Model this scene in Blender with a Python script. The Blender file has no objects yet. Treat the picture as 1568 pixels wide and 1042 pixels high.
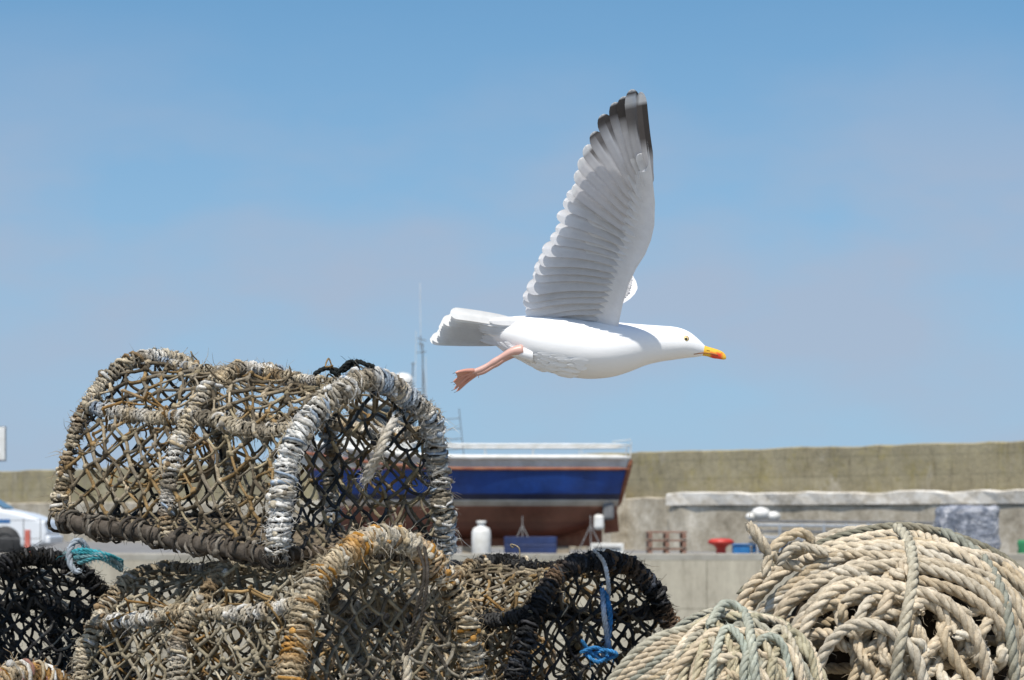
import bpy, math, random, numpy as np
from mathutils import Vector, Matrix
random.seed(7); rng=np.random.default_rng(7)
H=.82; S=.344/1568; HY=790
def at(u,v,d): return np.array([(u-784)*S*d, d, H+(HY-v)*S*d])
sc=bpy.context.scene
COL=sc.collection
# ---------------------------------------------------------------- materials
def nd(nt,t,**k):
    n=nt.nodes.new(t)
    for a,b in k.items(): setattr(n,a,b)
    return n
def base(name):
    m=bpy.data.materials.new(name); m.use_nodes=True
    nt=m.node_tree; p=nt.nodes['Principled BSDF']
    return m,nt,p
def ramp(nt,fac,stops,interp='LINEAR'):
    r=nd(nt,'ShaderNodeValToRGB'); cr=r.color_ramp; cr.interpolation=interp
    while len(cr.elements)<len(stops): cr.elements.new(.5)
    for e,(p,c) in zip(cr.elements,stops):
        e.position=p; e.color=(*c,1)
    nt.links.new(fac,r.inputs[0]); return r.outputs[0]
def noise(nt,scale,detail=5,rough=.6,coord='Object',stretch=None,dist=0):
    tc=nd(nt,'ShaderNodeTexCoord'); o=tc.outputs[coord]
    if stretch:
        mp=nd(nt,'ShaderNodeMapping'); mp.inputs['Scale'].default_value=stretch
        nt.links.new(o,mp.inputs[0]); o=mp.outputs[0]
    n=nd(nt,'ShaderNodeTexNoise'); n.inputs['Scale'].default_value=scale
    n.inputs['Detail'].default_value=detail; n.inputs['Roughness'].default_value=rough
    n.inputs['Distortion'].default_value=dist
    nt.links.new(o,n.inputs['Vector']); return n.outputs[0]
def mix(nt,a,b,fac,mode='MIX'):
    m=nd(nt,'ShaderNodeMix',data_type='RGBA',blend_type=mode)
    for s,v in ((m.inputs[0],fac),(m.inputs[6],a),(m.inputs[7],b)):
        if isinstance(v,(int,float)): s.default_value=v
        elif isinstance(v,tuple): s.default_value=(*v,1)
        else: nt.links.new(v,s)
    return m.outputs[2]
def bump(nt,p,h,st,dist=.01):
    b=nd(nt,'ShaderNodeBump'); b.inputs['Strength'].default_value=st; b.inputs['Distance'].default_value=dist
    nt.links.new(h,b.inputs['Height']); nt.links.new(b.outputs[0],p.inputs['Normal'])
def pm(name,c1,c2,scale=5,rough=.8,bs=.3,metal=0,dist=.01,stretch=None):
    m,nt,p=base(name)
    n=noise(nt,scale,6,.65,stretch=stretch)
    nt.links.new(ramp(nt,n,[(.35,c1),(.65,c2)]),p.inputs['Base Color'])
    p.inputs['Roughness'].default_value=rough; p.inputs['Metallic'].default_value=metal
    if bs: bump(nt,p,noise(nt,scale*4,5),bs,dist)
    return m
def am(name,scale=60,lo=.55,hi=1.15,rough=.95,bs=.6,dist=.004,bscale=400):
    m,nt,p=base(name)
    a=nd(nt,'ShaderNodeAttribute',attribute_name='Col')
    r=ramp(nt,noise(nt,scale,6,.7),[(.3,(lo,lo*.95,lo*.88)),(.7,(hi,hi,hi))])
    nt.links.new(mix(nt,a.outputs['Color'],r,1.0,'MULTIPLY'),p.inputs['Base Color'])
    p.inputs['Roughness'].default_value=rough
    p.inputs['Specular IOR Level'].default_value=.12
    bump(nt,p,noise(nt,bscale,4,.7),bs,dist)
    return m
ROPE=am('rope_fibre')
POTM=am('weathered_netting',45,.38,1.3,.97,.8,.005,420)
# ---------------------------------------------------------------- mesh batch
def frames(P):
    P=np.asarray(P,float)
    T=np.gradient(P,axis=0); T/=np.linalg.norm(T,axis=1)[:,None]+1e-12
    t0=T[0]; a=(0,0,1) if abs(t0[2])<.9 else (1,0,0)
    n=np.cross(t0,a); n/=np.linalg.norm(n)
    nx,ny,nz=n; N=np.empty_like(P); TT=T.tolist()
    for i,(x,y,z) in enumerate(TT):
        k=nx*x+ny*y+nz*z
        nx-=k*x; ny-=k*y; nz-=k*z
        l=math.sqrt(nx*nx+ny*ny+nz*nz)+1e-12
        nx/=l; ny/=l; nz/=l
        N[i]=(nx,ny,nz)
    return T,N,np.cross(T,N)
class Batch:
    def __init__(s): s.v=[];s.f=[];s.c=[];s.n=0
    def grid(s,P,C,wrap=False):
        nu,nv=P.shape[:2]
        idx=np.arange(nu*nv).reshape(nu,nv)+s.n
        if wrap: idx=np.concatenate([idx,idx[:,:1]],1)
        f=np.stack([idx[:-1,:-1],idx[:-1,1:],idx[1:,1:],idx[1:,:-1]],-1).reshape(-1,4)
        s.v.append(P.reshape(-1,3)); s.f.append(f)
        C=np.broadcast_to(np.asarray(C,float) if np.ndim(C)!=2 else np.asarray(C)[:,None,:],(nu,nv,3))
        s.c.append(C.reshape(-1,3)); s.n+=nu*nv
    def tube(s,P,r,col,sides=6,taper=True):
        P=np.asarray(P,float)
        if len(P)<2: return
        T,N,Bn=frames(P)
        r=np.broadcast_to(np.asarray(r,float),(len(P),)).copy()
        if taper: r[0]*=.25; r[-1]*=.25
        th=np.arange(sides)*2*math.pi/sides
        R=P[:,None,:]+r[:,None,None]*(np.cos(th)[None,:,None]*N[:,None,:]+np.sin(th)[None,:,None]*Bn[:,None,:])
        s.grid(R,col,True)
    def hairs(s,a,m,e,r,col):
        # many fine fibres at once: three-sided, three rings each
        n=len(a); t=e-a; q=rng.normal(size=(n,3)); N=np.cross(t,q); N/=np.linalg.norm(N,axis=1)[:,None]+1e-9
        t=t/(np.linalg.norm(t,axis=1)[:,None]+1e-9); Bn=np.cross(t,N)
        th=np.arange(3)*2*math.pi/3; rings=[]
        for p,k in ((a,1.),(m,.9),(e,.3)):
            rings.append(p[:,None,:]+r*k*(np.cos(th)[None,:,None]*N[:,None,:]+np.sin(th)[None,:,None]*Bn[:,None,:]))
        V=np.stack(rings,1)
        base_=(np.arange(n)*9)[:,None]+s.n; fs=[]
        for i in range(2):
            for j in range(3):
                j2=(j+1)%3; fs.append(np.concatenate([base_+i*3+j,base_+i*3+j2,base_+(i+1)*3+j2,base_+(i+1)*3+j],1))
        s.v.append(V.reshape(-1,3)); s.f.append(np.concatenate(fs)); s.c.append(np.repeat(col,9,axis=0)); s.n+=n*9
    def obj(s,name,mat,origin=(0,0,0),smooth=True):
        V=np.concatenate(s.v)-np.asarray(origin); F=np.concatenate(s.f); C=np.concatenate(s.c)
        me=bpy.data.meshes.new(name); me.vertices.add(len(V)); me.vertices.foreach_set('co',V.astype(np.float32).ravel())
        me.loops.add(len(F)*4); me.loops.foreach_set('vertex_index',F.astype(np.int32).ravel())
        me.polygons.add(len(F)); me.polygons.foreach_set('loop_start',np.arange(len(F),dtype=np.int32)*4)
        me.update(calc_edges=True); me.validate()
        a=me.attributes.new('Col','FLOAT_COLOR','POINT')
        a.data.foreach_set('color',np.concatenate([np.clip(C,0,1),np.ones((len(C),1))],1).astype(np.float32).ravel())
        me.polygons.foreach_set('use_smooth',[smooth]*len(me.polygons))
        me.materials.append(mat)
        o=bpy.data.objects.new(name,me); o.location=origin; COL.objects.link(o); return o
def smooth(pts,n=8):
    p=np.asarray(pts,float); p=np.concatenate([[2*p[0]-p[1]],p,[2*p[-1]-p[-2]]])
    out=[]
    for i in range(1,len(p)-2):
        t=np.linspace(0,1,n,endpoint=False)[:,None]
        a,b,c,d=p[i-1],p[i],p[i+1],p[i+2]
        out.append(.5*((2*b)+(-a+c)*t+(2*a-5*b+4*c-d)*t**2+(-a+3*b-3*c+d)*t**3))
    out.append(p[-2][None]); return np.concatenate(out)
def resample(P,step):
    d=np.r_[0,np.cumsum(np.linalg.norm(np.diff(P,axis=0),axis=1))]
    n=max(3,int(d[-1]/step)); s=np.linspace(0,d[-1],n)
    return np.stack([np.interp(s,d,P[:,k]) for k in range(3)],1)
def n1(n,freq,amp=1.0):
    k=max(3,int(n*freq)+2); return amp*np.interp(np.linspace(0,k-1,n),np.arange(k),rng.uniform(-1,1,k))
def palette(n,cols,freq=.12,jit=.12):
    cols=np.asarray(cols,float); k=max(3,int(n*freq)+2)
    ch=cols[rng.integers(0,len(cols),k)]
    x=np.linspace(0,k-1,n)
    C=np.stack([np.interp(x,np.arange(k),ch[:,j]) for j in range(3)],1)
    return np.clip(C*(1+rng.uniform(-jit,jit,(n,1))),0,1)
def fuzz(B,P,R,count,col,ln=.018,r=.0006,C=None):
    if count<1: return
    P=np.asarray(P); col=np.atleast_2d(np.asarray(col,float))
    ix=rng.integers(0,len(P),count); p=P[ix]
    d=rng.normal(size=(count,3)); d/=np.linalg.norm(d,axis=1)[:,None]
    l=ln*rng.uniform(.3,1.3,(count,1)); a=p+d*R*.8; e=a+d*l+rng.normal(size=(count,3))*l*.4; e[:,2:]-=l*.3
    m=(a+e)/2+rng.normal(size=(count,3))*l*.22
    c=C[ix]*1.08 if C is not None else col[rng.integers(0,len(col),count)]
    B.hairs(a,m,e,r,c)
def rope(B,pts,R,col,sm=True,fz=0,sides=6,step=.85):
    P=smooth(pts,8) if sm else np.asarray(pts)
    P=resample(P,R*step); T,N,Bn=frames(P)
    s=np.r_[0,np.cumsum(np.linalg.norm(np.diff(P,axis=0),axis=1))]
    ph0=rng.uniform(0,6)
    C=palette(len(P),col,.05,.06) if np.ndim(col)>1 else np.asarray(col)*(1+rng.uniform(-.06,.06,(len(P),1)))
    C=C*rng.uniform(.85,1.08)
    for k in range(3):
        ph=ph0+k*2.0944+s*2*math.pi/(6.5*R)
        Q=P+.5*R*(np.cos(ph)[:,None]*N+np.sin(ph)[:,None]*Bn)
        B.tube(Q,.54*R*(1+n1(len(P),.4,.08)),C,sides)
    if fz: fuzz(B,P,R,fz*3,C[0],.012,.00045,C)
# ---------------------------------------------------------------- helpers for plain meshes
def link(me,name,mats,loc=(0,0,0)):
    o=bpy.data.objects.new(name,me); o.location=loc; COL.objects.link(o)
    for m in (mats if isinstance(mats,(list,tuple)) else [mats]): me.materials.append(m)
    return o
def box(name,c,size,mat,bev=.01,rotz=0,par=None,roty=0):
    x,y,z=[k/2 for k in size]
    V=[(a*x,b*y,c_*z) for a in(-1,1) for b in(-1,1) for c_ in(-1,1)]
    F=[(0,1,3,2),(4,6,7,5),(0,4,5,1),(2,3,7,6),(0,2,6,4),(1,5,7,3)]
    me=bpy.data.meshes.new(name); me.from_pydata(V,[],F); o=link(me,name,mat,c)
    o.rotation_euler=(0,roty,rotz)
    if bev:
        b=o.modifiers.new('b','BEVEL'); b.width=bev; b.segments=2
    if par: parent(o,par)
    return o
def lathe(name,c,prof,mat,par=None,n=24):
    B=Batch(); th=np.arange(n)*2*math.pi/n
    P=np.array([[(r*math.cos(t),r*math.sin(t),z) for t in th] for r,z in prof])
    B.grid(P,(1,1,1),True); o=B.obj(name,mat); o.location=c
    if par: parent(o,par)
    return o
def tubes(name,lines,r,mat,par=None,sides=8):
    B=Batch()
    for l in lines: B.tube(np.asarray(l,float),r,(1,1,1),sides)
    o=B.obj(name,mat)
    if par: parent(o,par)
    return o
def empty(name,loc):
    o=bpy.data.objects.new(name,None); o.location=loc; o.empty_display_size=.2; COL.objects.link(o); return o
def parent(o,e):
    o.parent=e; o.matrix_parent_inverse=Matrix.Translation(-Vector(e.location))
def prism(name,pts,y0,y1,mat,bev=0,par=None):
    n=len(pts); V=[(x,y0,z) for x,z in pts]+[(x,y1,z) for x,z in pts]
    F=[tuple(range(n)),tuple(range(2*n-1,n-1,-1))]+[(i,(i+1)%n,n+(i+1)%n,n+i)[::-1] for i in range(n)]
    me=bpy.data.meshes.new(name); me.from_pydata(V,[],F); o=link(me,name,mat)
    if bev:
        b=o.modifiers.new('b','BEVEL'); b.width=bev; b.segments=3; b.limit_method='ANGLE'
    if par: parent(o,par)
    return o
# ================================================================ LOBSTER POTS
WHITE=[(.72,.69,.63),(.5,.46,.39),(.78,.77,.73),(.3,.26,.2),(.6,.53,.41)]
TAN=[(.50,.40,.26),(.62,.54,.40),(.3,.21,.12),(.54,.46,.33)]
ORANGE=[(.52,.28,.08),(.64,.53,.36),(.48,.24,.05),(.3,.19,.09),(.64,.58,.47),(.54,.44,.3)]
BLACK=[(.035,.037,.04),(.06,.06,.065),(.025,.025,.025),(.1,.1,.1)]
BLUE=(.34,.42,.52)
def make_pot(name,A,th,phi,L,w,h,hoopcols,netcol,endcol,nexp=2.3,rr=.012,fz=1500,roll=0,seed=1,railcols=None,dens=1.0,funnels=3):
    global rng
    rng=np.random.default_rng(seed)
    ex=np.array([-math.cos(th)*math.cos(phi),math.sin(th)*math.cos(phi),math.sin(phi)])
    ey=np.array([math.sin(th),math.cos(th),0.]); ez=-np.cross(ex,ey)
    if roll:
        ey,ez=ey*math.cos(roll)+ez*math.sin(roll),-ey*math.sin(roll)+ez*math.cos(roll)
    A=np.asarray(A)
    def W(a,y,z): return A+np.multiply.outer(a,ex)+np.multiply.outer(y,ey)+np.multiply.outer(z,ez)
    tt=np.linspace(0,1,400); ang=math.pi*tt; e=2/nexp
    yy=w/2-w/2*np.sign(np.cos(ang))*np.abs(np.cos(ang))**e; zz=h*np.abs(np.sin(ang))**e
    al=np.r_[0,np.cumsum(np.hypot(np.diff(yy),np.diff(zz)))]; AL=al[-1]; al/=AL
    def arch(t,inset=0):
        t=np.clip(t,0,1)
        y=np.interp(t,al,yy); z=np.interp(t,al,zz)
        k=1-inset
        return w/2+(y-w/2)*k, z*k
    B=Batch(); core=(.1,.075,.05)
    def wrapped(P,r0,rw,cols,pitch=.015,lump=.25,fuz=0,corec=core,knots=0):
        P=resample(P,.005); n=len(P); T,N,Bn=frames(P)
        B.tube(P[::3],r0,corec,7)
        length=n*.005
        xs=np.arange(n)
        def I(A_,x): return np.stack([np.interp(x,xs,A_[:,k]) for k in range(3)],1)
        M=int(length/pitch*14); x=np.linspace(0,n-1,M)
        ph=x*.005*2*math.pi/pitch+n1(M,.012,5.0)+n1(M,.05,.9)
        Pn,Nn,Bb=I(P,x),I(N,x),I(Bn,x)
        rad=r0+rw*.5+np.abs(n1(M,.10,rw*lump*2.6))
        tl_=np.stack([n1(M,.045,rw*1.1)]*3,1)*I(T,x)
        Q=Pn+rad[:,None]*(np.cos(ph)[:,None]*Nn+np.sin(ph)[:,None]*Bb)+tl_+rng.normal(size=(M,3))*rw*.12
        C=palette(M,cols,.018,.2)
        T2,N2,B2=frames(Q); sl=np.r_[0,np.cumsum(np.linalg.norm(np.diff(Q,axis=0),axis=1))]
        for k in range(2):
            p2=k*math.pi+sl*2*math.pi/(rw*5.5)
            q2=Q+rw*.42*(np.cos(p2)[:,None]*N2+np.sin(p2)[:,None]*B2)
            B.tube(q2,rw*.62*(1+n1(M,.2,.3)),C*rng.uniform(.85,1.1),5)
        cl=np.asarray(cols)
        for _ in range(knots):
            i=rng.integers(2,n-2); a0=rng.uniform(0,6.28); m=9; a=np.linspace(a0,a0+rng.uniform(2,5),m); R_=r0+rw*1.5+rng.uniform(0,.004)
            sl_=rng.uniform(-.016,.016)
            q=P[i]+R_*(np.cos(a)[:,None]*N[i]+np.sin(a)[:,None]*Bn[i])+np.linspace(-1,1,m)[:,None]*sl_*T[i]+rng.normal(size=(m,3))*.001
            B.tube(q,.0028*rng.uniform(.8,1.6),cl[rng.integers(len(cl))]*rng.uniform(.7,1.2),5)
            if rng.uniform()<.6:
                p=q[m//2]; d=rng.normal(size=3); d/=np.linalg.norm(d); k=rng.uniform(.004,.008)
                B.tube(np.array([p-d*k,p-d*k*.5,p+d*k*.5,p+d*k]),[k*.5,k,k,k*.5],cl[rng.integers(len(cl))]*rng.uniform(.8,1.2),6)
        if fuz: fuzz(B,Q,rw*.9,fuz,cl,.010,.0007,C); fuzz(B,Q,rw*.9,fuz//5,cl,.026,.0006,C)
    tl=np.linspace(0,1,60)
    for k,a in enumerate((0,L*.5,L)):
        y,z=arch(tl); ax=a+n1(60,.15,.013)
        P=W(ax,y+n1(60,.15,.010),z+n1(60,.15,.009))
        hc=hoopcols[k] if isinstance(hoopcols[0][0],(tuple,list)) else hoopcols
        wrapped(smooth(P,3),rr*(.85 if k==0 else .55),rr*(.42 if k==0 else .36),hc,.0105 if k==0 else .0095,.5,int(fz*(2.6 if k==0 else 1.2)),knots=120 if k==0 else 55)
    al_=np.linspace(0,1,14)
    rc=railcols or hoopcols[1] if isinstance(hoopcols[0][0],(tuple,list)) else hoopcols
    for t in (.27,.5,.73):
        y,z=arch(np.full(14,t)+n1(14,.3,.008)); sag=-.012*np.abs(np.sin(al_*2*math.pi))
        wrapped(smooth(W(al_*L,y,z+sag),6),.0045 if t==.5 else .0065,.003 if t==.5 else .0042,rc,.009,.6,fz//2,knots=24)
    for y0 in (0,w):
        P=W(al_*(L+.04)-.02,np.full(14,y0),n1(14,.3,.004))
        wrapped(smooth(P,6),.017,.0045,[(.13,.11,.09),(.2,.18,.15),(.08,.07,.06),(.26,.23,.19)],.05,.15,200,(.13,.11,.09),knots=26)
    for a in (0,L*.5,L):
        P=W(np.full(14,a),al_*w,np.zeros(14)); wrapped(smooth(P,6),.012,.004,[(.2,.17,.13),(.3,.25,.2)],.02,.2,40)
    for k in range(9):
        y0=w*(k+.5)/9; P=W(np.linspace(.0,L,6),np.full(6,y0),np.full(6,.004)); B.tube(P,.013,(.22,.18,.13),4)
    step=.0225/dens; nu=int(L/step); nv=int(AL/step); nv+=nv%2
    def net(f,nu,nv,r,cols,jit,knot=1.9,sagk=.0025):
        nodes={}
        for i in range(nu+1):
            for j in range(nv+1):
                if (i+j)%2==0: nodes[i,j]=f(i/nu,j/nv)+rng.normal(size=3)*jit
        cl=np.asarray(cols)
        for (i,j),p in nodes.items():
            c=cl[rng.integers(len(cl))]*rng.uniform(.75,1.2)
            for dj in(1,-1):
                q=nodes.get((i+1,j+dj))
                if q is None: continue
                m=(p+q)/2+rng.normal(size=3)*jit*.8; m[2]-=sagk*rng.uniform(0,2)
                B.tube(np.array([p,p*.6+m*.4,m*.6+q*.4,q]),r*rng.uniform(.7,1.35),c*rng.uniform(.8,1.2),5,False)
            if knot:
                for _ in range(2):
                    d=rng.normal(size=3); d/=np.linalg.norm(d); k=r*knot*rng.uniform(.7,1.3); o_=rng.normal(size=3)*r*.6
                    B.tube(np.array([p-d*k,p-d*k*.5,p+d*k*.5,p+d*k])+o_,[k*.5,k*.85,k*.85,k*.5],c*rng.uniform(.9,1.2),5)
    def fs(a,b):
        bay=abs(math.sin(a*2*math.pi)); y,z=arch(b,.06*bay)
        return W(a*L,y,z)
    net(fs,nu,nv,.0033,netcol,.0045)
    def inside(y,z):
        return z>0 and (abs((y-w/2)/(w/2)))**nexp+(z/h)**nexp<1
    for a0,dirn in ((0,1),(L,-1)):
        st=.0235/dens; nodes={}
        ni=int(w/st)+2; nj=int(h/st)+2
        for i in range(-1,ni):
            for j in range(-1,nj):
                if (i+j)%2==0: nodes[i,j]=(i*st+rng.normal()*.0055,j*st+rng.normal()*.0055)
        def ep(y,z):
            r=min(1,math.hypot((y-w/2)/(w/2),(z-h/2)/(h/2)))
            return W(a0+dirn*(.05*(1-r**2)),y,z)
        cl=np.asarray(endcol)
        for (i,j),(y,z) in nodes.items():
            if inside(y,z):
                p=ep(y,z); c=cl[rng.integers(len(cl))]
                for _ in range(2):
                    k=.0058*rng.uniform(.7,1.2); d=rng.normal(size=3); d/=np.linalg.norm(d)
                    B.tube(np.array([p-d*k,p-d*k*.5,p+d*k*.5,p+d*k]),[k*.5,k*.85,k*.85,k*.5],c,5)
            for dj in(1,-1):
                q=nodes.get((i+1,j+dj))
                if q is None: continue
                i1,i2=inside(y,z),inside(*q)
                if not(i1 or i2): continue
                a=np.array((y,z)); b=np.array(q)
                if not(i1 and i2):
                    if i2: a,b=b,a
                    lo,hi=0.,1.
                    for _ in range(8):
                        m=(lo+hi)/2
                        if inside(*(a+(b-a)*m)): lo=m
                        else: hi=m
                    b=a+(b-a)*hi
                p0,p1=ep(*a),ep(*b); m=(p0+p1)/2+rng.normal(size=3)*.0028; m[2]-=.0025
                B.tube(smooth([p0,m,p1],3),.0033*rng.uniform(.75,1.35),cl[rng.integers(len(cl))]*rng.uniform(.8,1.2),5,False)
    for (ac,tc,side) in ((.74,.2,1),(.27,.2,1),(.76,.8,-1))[:funnels]:
        y,z=arch(tc)
        c0=np.array([ac*L,y,z]); c1=np.array([ac*L,w*.5-side*.02,h*.42])
        R0,R1=.12,.05
        def fn(a,b):
            t=b*2*math.pi; R=R0*(1-a)+R1*a; c=c0*(1-a)+c1*a
            return W(c[0]+R*math.cos(t),c[1]+.1*R*math.sin(t)*side,c[2]+R*.85*math.sin(t))
        net(fn,7,20,.0026,[(.36,.24,.11),(.45,.32,.18),(.3,.18,.07)],.002,1.2)
        t=np.linspace(0,2*math.pi,24); B.tube(np.array([fn(1,x/(2*math.pi)) for x in t]),.006,(.4,.3,.2),6)
    for _ in range(34):
        a=rng.uniform(0,L);t=rng.uniform(.1,.9); y,z=arch(t); p=W(a,y,z)
        n=6; Q=p+np.cumsum(rng.normal(size=(n,3))*.012,0); Q[:,2]-=np.linspace(0,.03,n)
        B.tube(smooth(Q,4),.0018,np.asarray(netcol[rng.integers(len(netcol))])*.9,4)
    P=np.array([fs(*rng.uniform(0,1,2)) for _ in range(900)])
    fuzz(B,P,.003,int(fz*.8),np.asarray(netcol)*1.0,.011,.0006)
    return B,W,arch
NETB=[(.26,.21,.14),(.37,.31,.2),(.16,.13,.09),(.48,.4,.28),(.28,.24,.18),(.34,.23,.11)]
NETG=[(.16,.14,.11),(.25,.23,.18),(.34,.31,.25),(.1,.09,.075)]
NETK=[(.03,.033,.035),(.05,.05,.055),(.085,.08,.075),(.04,.05,.06)]
rad=math.radians
A1=at(420,850,5.75)
B,W,arch=make_pot('lobster_pot',A1,rad(43),.10,.66,.462,.345,[WHITE+[BLUE,(.78,.78,.76),(.76,.75,.72)],TAN+WHITE+[BLUE],TAN+WHITE+[(.3,.28,.22)]],NETB,NETK+NETB[:3],rr=.0135,seed=3,dens=.84,funnels=1)
rope(B,[at(606,640,5.86),at(588,672,5.83),at(578,700,5.83),at(560,738,5.86)],.009,WHITE,fz=60)
rope(B,[at(590,655,5.86),at(583,690,5.82),at(566,715,5.84),at(556,742,5.87)],.008,WHITE,fz=60)
for q in ([(480,572),(500,562),(525,566),(545,552),(560,556),(574,560)],[(505,566),(530,578),(548,566),(538,552),(524,562),(516,574)],[(540,556),(552,572),(540,584),(528,574)]):
    rope(B,[at(u,v+2,5.9+.02*math.sin(i)) for i,(u,v) in enumerate(q)],.005,(.03,.035,.035),fz=10)
B.obj('lobster_pot',POTM,A1)
A2=at(446,1130,5.58)
B,W,arch=make_pot('lobster_pot',A2,rad(45),-.09,.66,.50,.368,[ORANGE+TAN+[(.65,.6,.5)],WHITE+TAN,TAN+WHITE],[(.38,.33,.24),(.3,.26,.18),(.5,.44,.32),(.2,.17,.12)],NETG+[(.3,.26,.18)],rr=.0145,seed=5,railcols=WHITE+TAN,dens=.93,funnels=2)
for dx in (0,10): rope(B,[at(640+dx,838,5.76),at(650+dx*.5,880,5.6),at(634+dx,950,5.58),at(620,1010,5.6),at(616,1060,5.62)],.0036,(.07,.06,.05))
rope(B,[at(620,1000,5.6),at(624,1030,5.6),at(616,1070,5.6)],.009,WHITE,fz=20)
B.obj('lobster_pot.001',POTM,A2)
A3=at(790,1128,6.25)
B,W,arch=make_pot('lobster_pot',A3,rad(50),-.02,.66,.475,.368,[BLACK+[(.07,.08,.1),(.2,.13,.08)],BLACK+TAN,TAN],NETB,NETK+[(.14,.12,.09)],rr=.0125,seed=8,railcols=BLACK,funnels=2)
LB=(.06,.27,.6)
rope(B,[at(908,842,6.4),at(925,862,6.36),at(932,900,6.3),at(930,930,6.28)],.005,WHITE)
rope(B,[at(925,905,6.27),at(934,940,6.26),at(930,985,6.26),at(922,1012,6.27)],.0065,[LB,(.6,.65,.7),LB],fz=20)
rope(B,[at(922,900,6.27),at(926,950,6.25),at(934,1000,6.26)],.006,[(.65,.68,.7),LB,(.65,.68,.7)],fz=20)
for q in ([(890,980),(905,1000),(925,1010),(945,1002),(925,996),(900,1006)],[(888,1000),(912,992),(930,1004),(915,1014),(896,1002)]):
    rope(B,[at(u,v,6.22+.015*(i%3)) for i,(u,v) in enumerate(q)],.0045,LB,fz=10)
B.obj('lobster_pot.002',POTM,A3)
A4=at(-120,1128,6.3)
B,W,arch=make_pot('lobster_pot',A4,rad(55),0,.66,.5,.375,[BLACK,BLACK,BLACK],NETK,NETK+[(.1,.1,.1)],rr=.010,seed=11,railcols=BLACK,funnels=1)
TQ=(.06,.36,.42)
for k in range(6):
    q=[at(95+k*8+rng.uniform(-8,8),850+rng.uniform(-8,4),6.0),at(125+rng.uniform(-8,8),842+k*4,5.97),at(160+rng.uniform(-8,8),854+rng.uniform(-6,6),5.96),at(188,860+k*3,6.0)]
    rope(B,q,.0045,[TQ,(.15,.38,.45),(.3,.42,.44)],fz=10)
rope(B,[at(100+14*math.cos(t)+20,852+24*math.sin(t),5.95+.01*t) for t in np.linspace(1.2,6.5,9)],.007,[(.2,.26,.32),(.4,.45,.5)],fz=20)
B.obj('lobster_pot.003',POTM,A4)
A5=at(-120,1356,5.05)
B,W,arch=make_pot('lobster_pot',A5,rad(40),0,.66,.43,.345,[ORANGE+WHITE+[(.55,.3,.24)],TAN,TAN],NETB,NETK,rr=.014,seed=13,funnels=1)
o5=B.obj('lobster_pot.004',POTM,A5)
src=bpy.data.objects['lobster_pot.001'].data
for k,(x,y,rz) in enumerate(((A2[0],A2[1]+.05,0),(A3[0]+.05,A3[1],-.06),(A4[0]+.02,A4[1],.05))):
    o=bpy.data.objects.new('lobster_pot.%03d'%(5+k),src); o.location=(x,y,.03); o.rotation_euler=(0,-.06,rz); COL.objects.link(o)
WOOD=pm('weathered_wood',(.25,.2,.14),(.36,.3,.22),8,.85,.4,stretch=(1,8,8))
pal=empty('wooden_pallet',(A5[0],A5[1]+.3,0))
for k in range(7): box('board',(A5[0]-.15,A5[1]-.1+k*.13,A5[2]-.035),(1.0,.1,.022),WOOD,.003,par=pal)
for k in range(3): box('bearer',(A5[0]-.55+k*.4,A5[1]+.28,(A5[2]-.046)/2),(.09,.88,max(.04,A5[2]-.048)),WOOD,.004,par=pal)
# ================================================================ ROPE HEAP
rng=np.random.default_rng(21)
RT=[(.64,.54,.40),(.71,.62,.48),(.55,.45,.31),(.67,.58,.44)]
RG=[(.42,.40,.32),(.50,.47,.37),(.36,.37,.31),(.55,.50,.39)]
RP=[(.70,.64,.53),(.64,.57,.45)]
def mound(cu,cv,d,rx,ry,rt):
    c=at(cu,cv,d)
    def f(u,v,lift=0,k=1.0):
        p=at(u,v,d); x=(p[0]-c[0])/rx; z=(p[2]-c[2])/(rt if p[2]>c[2] else c[2]*1.4)
        q=1-x*x-z*z
        y=-ry*math.sqrt(q) if q>0 else 0
        dd=d+y*k-lift; return at(u,v,dd)+0
    return c,f
c1,f1=mound(1375,1000,6.2,.335,.30,.245)
c2,f2=mound(1125,1075,5.75,.185,.17,.17)
def coremesh(B,c,rx,ry,rt,col,s=.93):
    th=np.linspace(0,2*math.pi,40,endpoint=False)
    P=[]
    for z in np.linspace(0,1,24):
        zz=z*(c[2]+rt); 
        if zz>c[2]: r=math.sqrt(max(0,1-((zz-c[2])/rt)**2))
        else: r=1+.1*(c[2]-zz)
        zz=.005+zz*.985
        P.append([(c[0]+rx*s*r*math.cos(t),c[1]+ry*s*r*math.sin(t),zz) for t in th])
    P=np.array(P)+rng.normal(size=(24,40,3))*.004
    B.grid(P,col,True)
def around(B,c,rx,ry,rt,R,cols,turns,top=.93):
    n=turns*26; a=np.linspace(0,turns*2*math.pi,n); z=np.linspace(R,c[2]+rt*top,n)
    r=np.where(z>c[2],np.sqrt(np.clip(1-((z-c[2])/rt)**2,0,1)),1+.1*(c[2]-z))+n1(n,.15,.035)
    return np.stack([c[0]+rx*r*np.cos(a),c[1]+ry*r*np.sin(a),z+n1(n,.15,.02)],1)
B=Batch()
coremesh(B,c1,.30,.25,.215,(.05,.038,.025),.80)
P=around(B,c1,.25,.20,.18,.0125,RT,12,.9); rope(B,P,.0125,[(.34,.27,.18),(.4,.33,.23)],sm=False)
def arc(f,cu,cv,ru,rv,a0,a1,n,jit,lift,k=1.0):
    out=[];ju=n1(n,.35,jit);jv=n1(n,.35,jit);jl=n1(n,.4,.014)
    for i,a in enumerate(np.linspace(a0,a1,n)):
        a=math.radians(a); out.append(f(cu+ru*math.cos(a)+ju[i],cv-rv*math.sin(a)+jv[i],lift+abs(jl[i]),k))
    return out
R1=.0125
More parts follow.
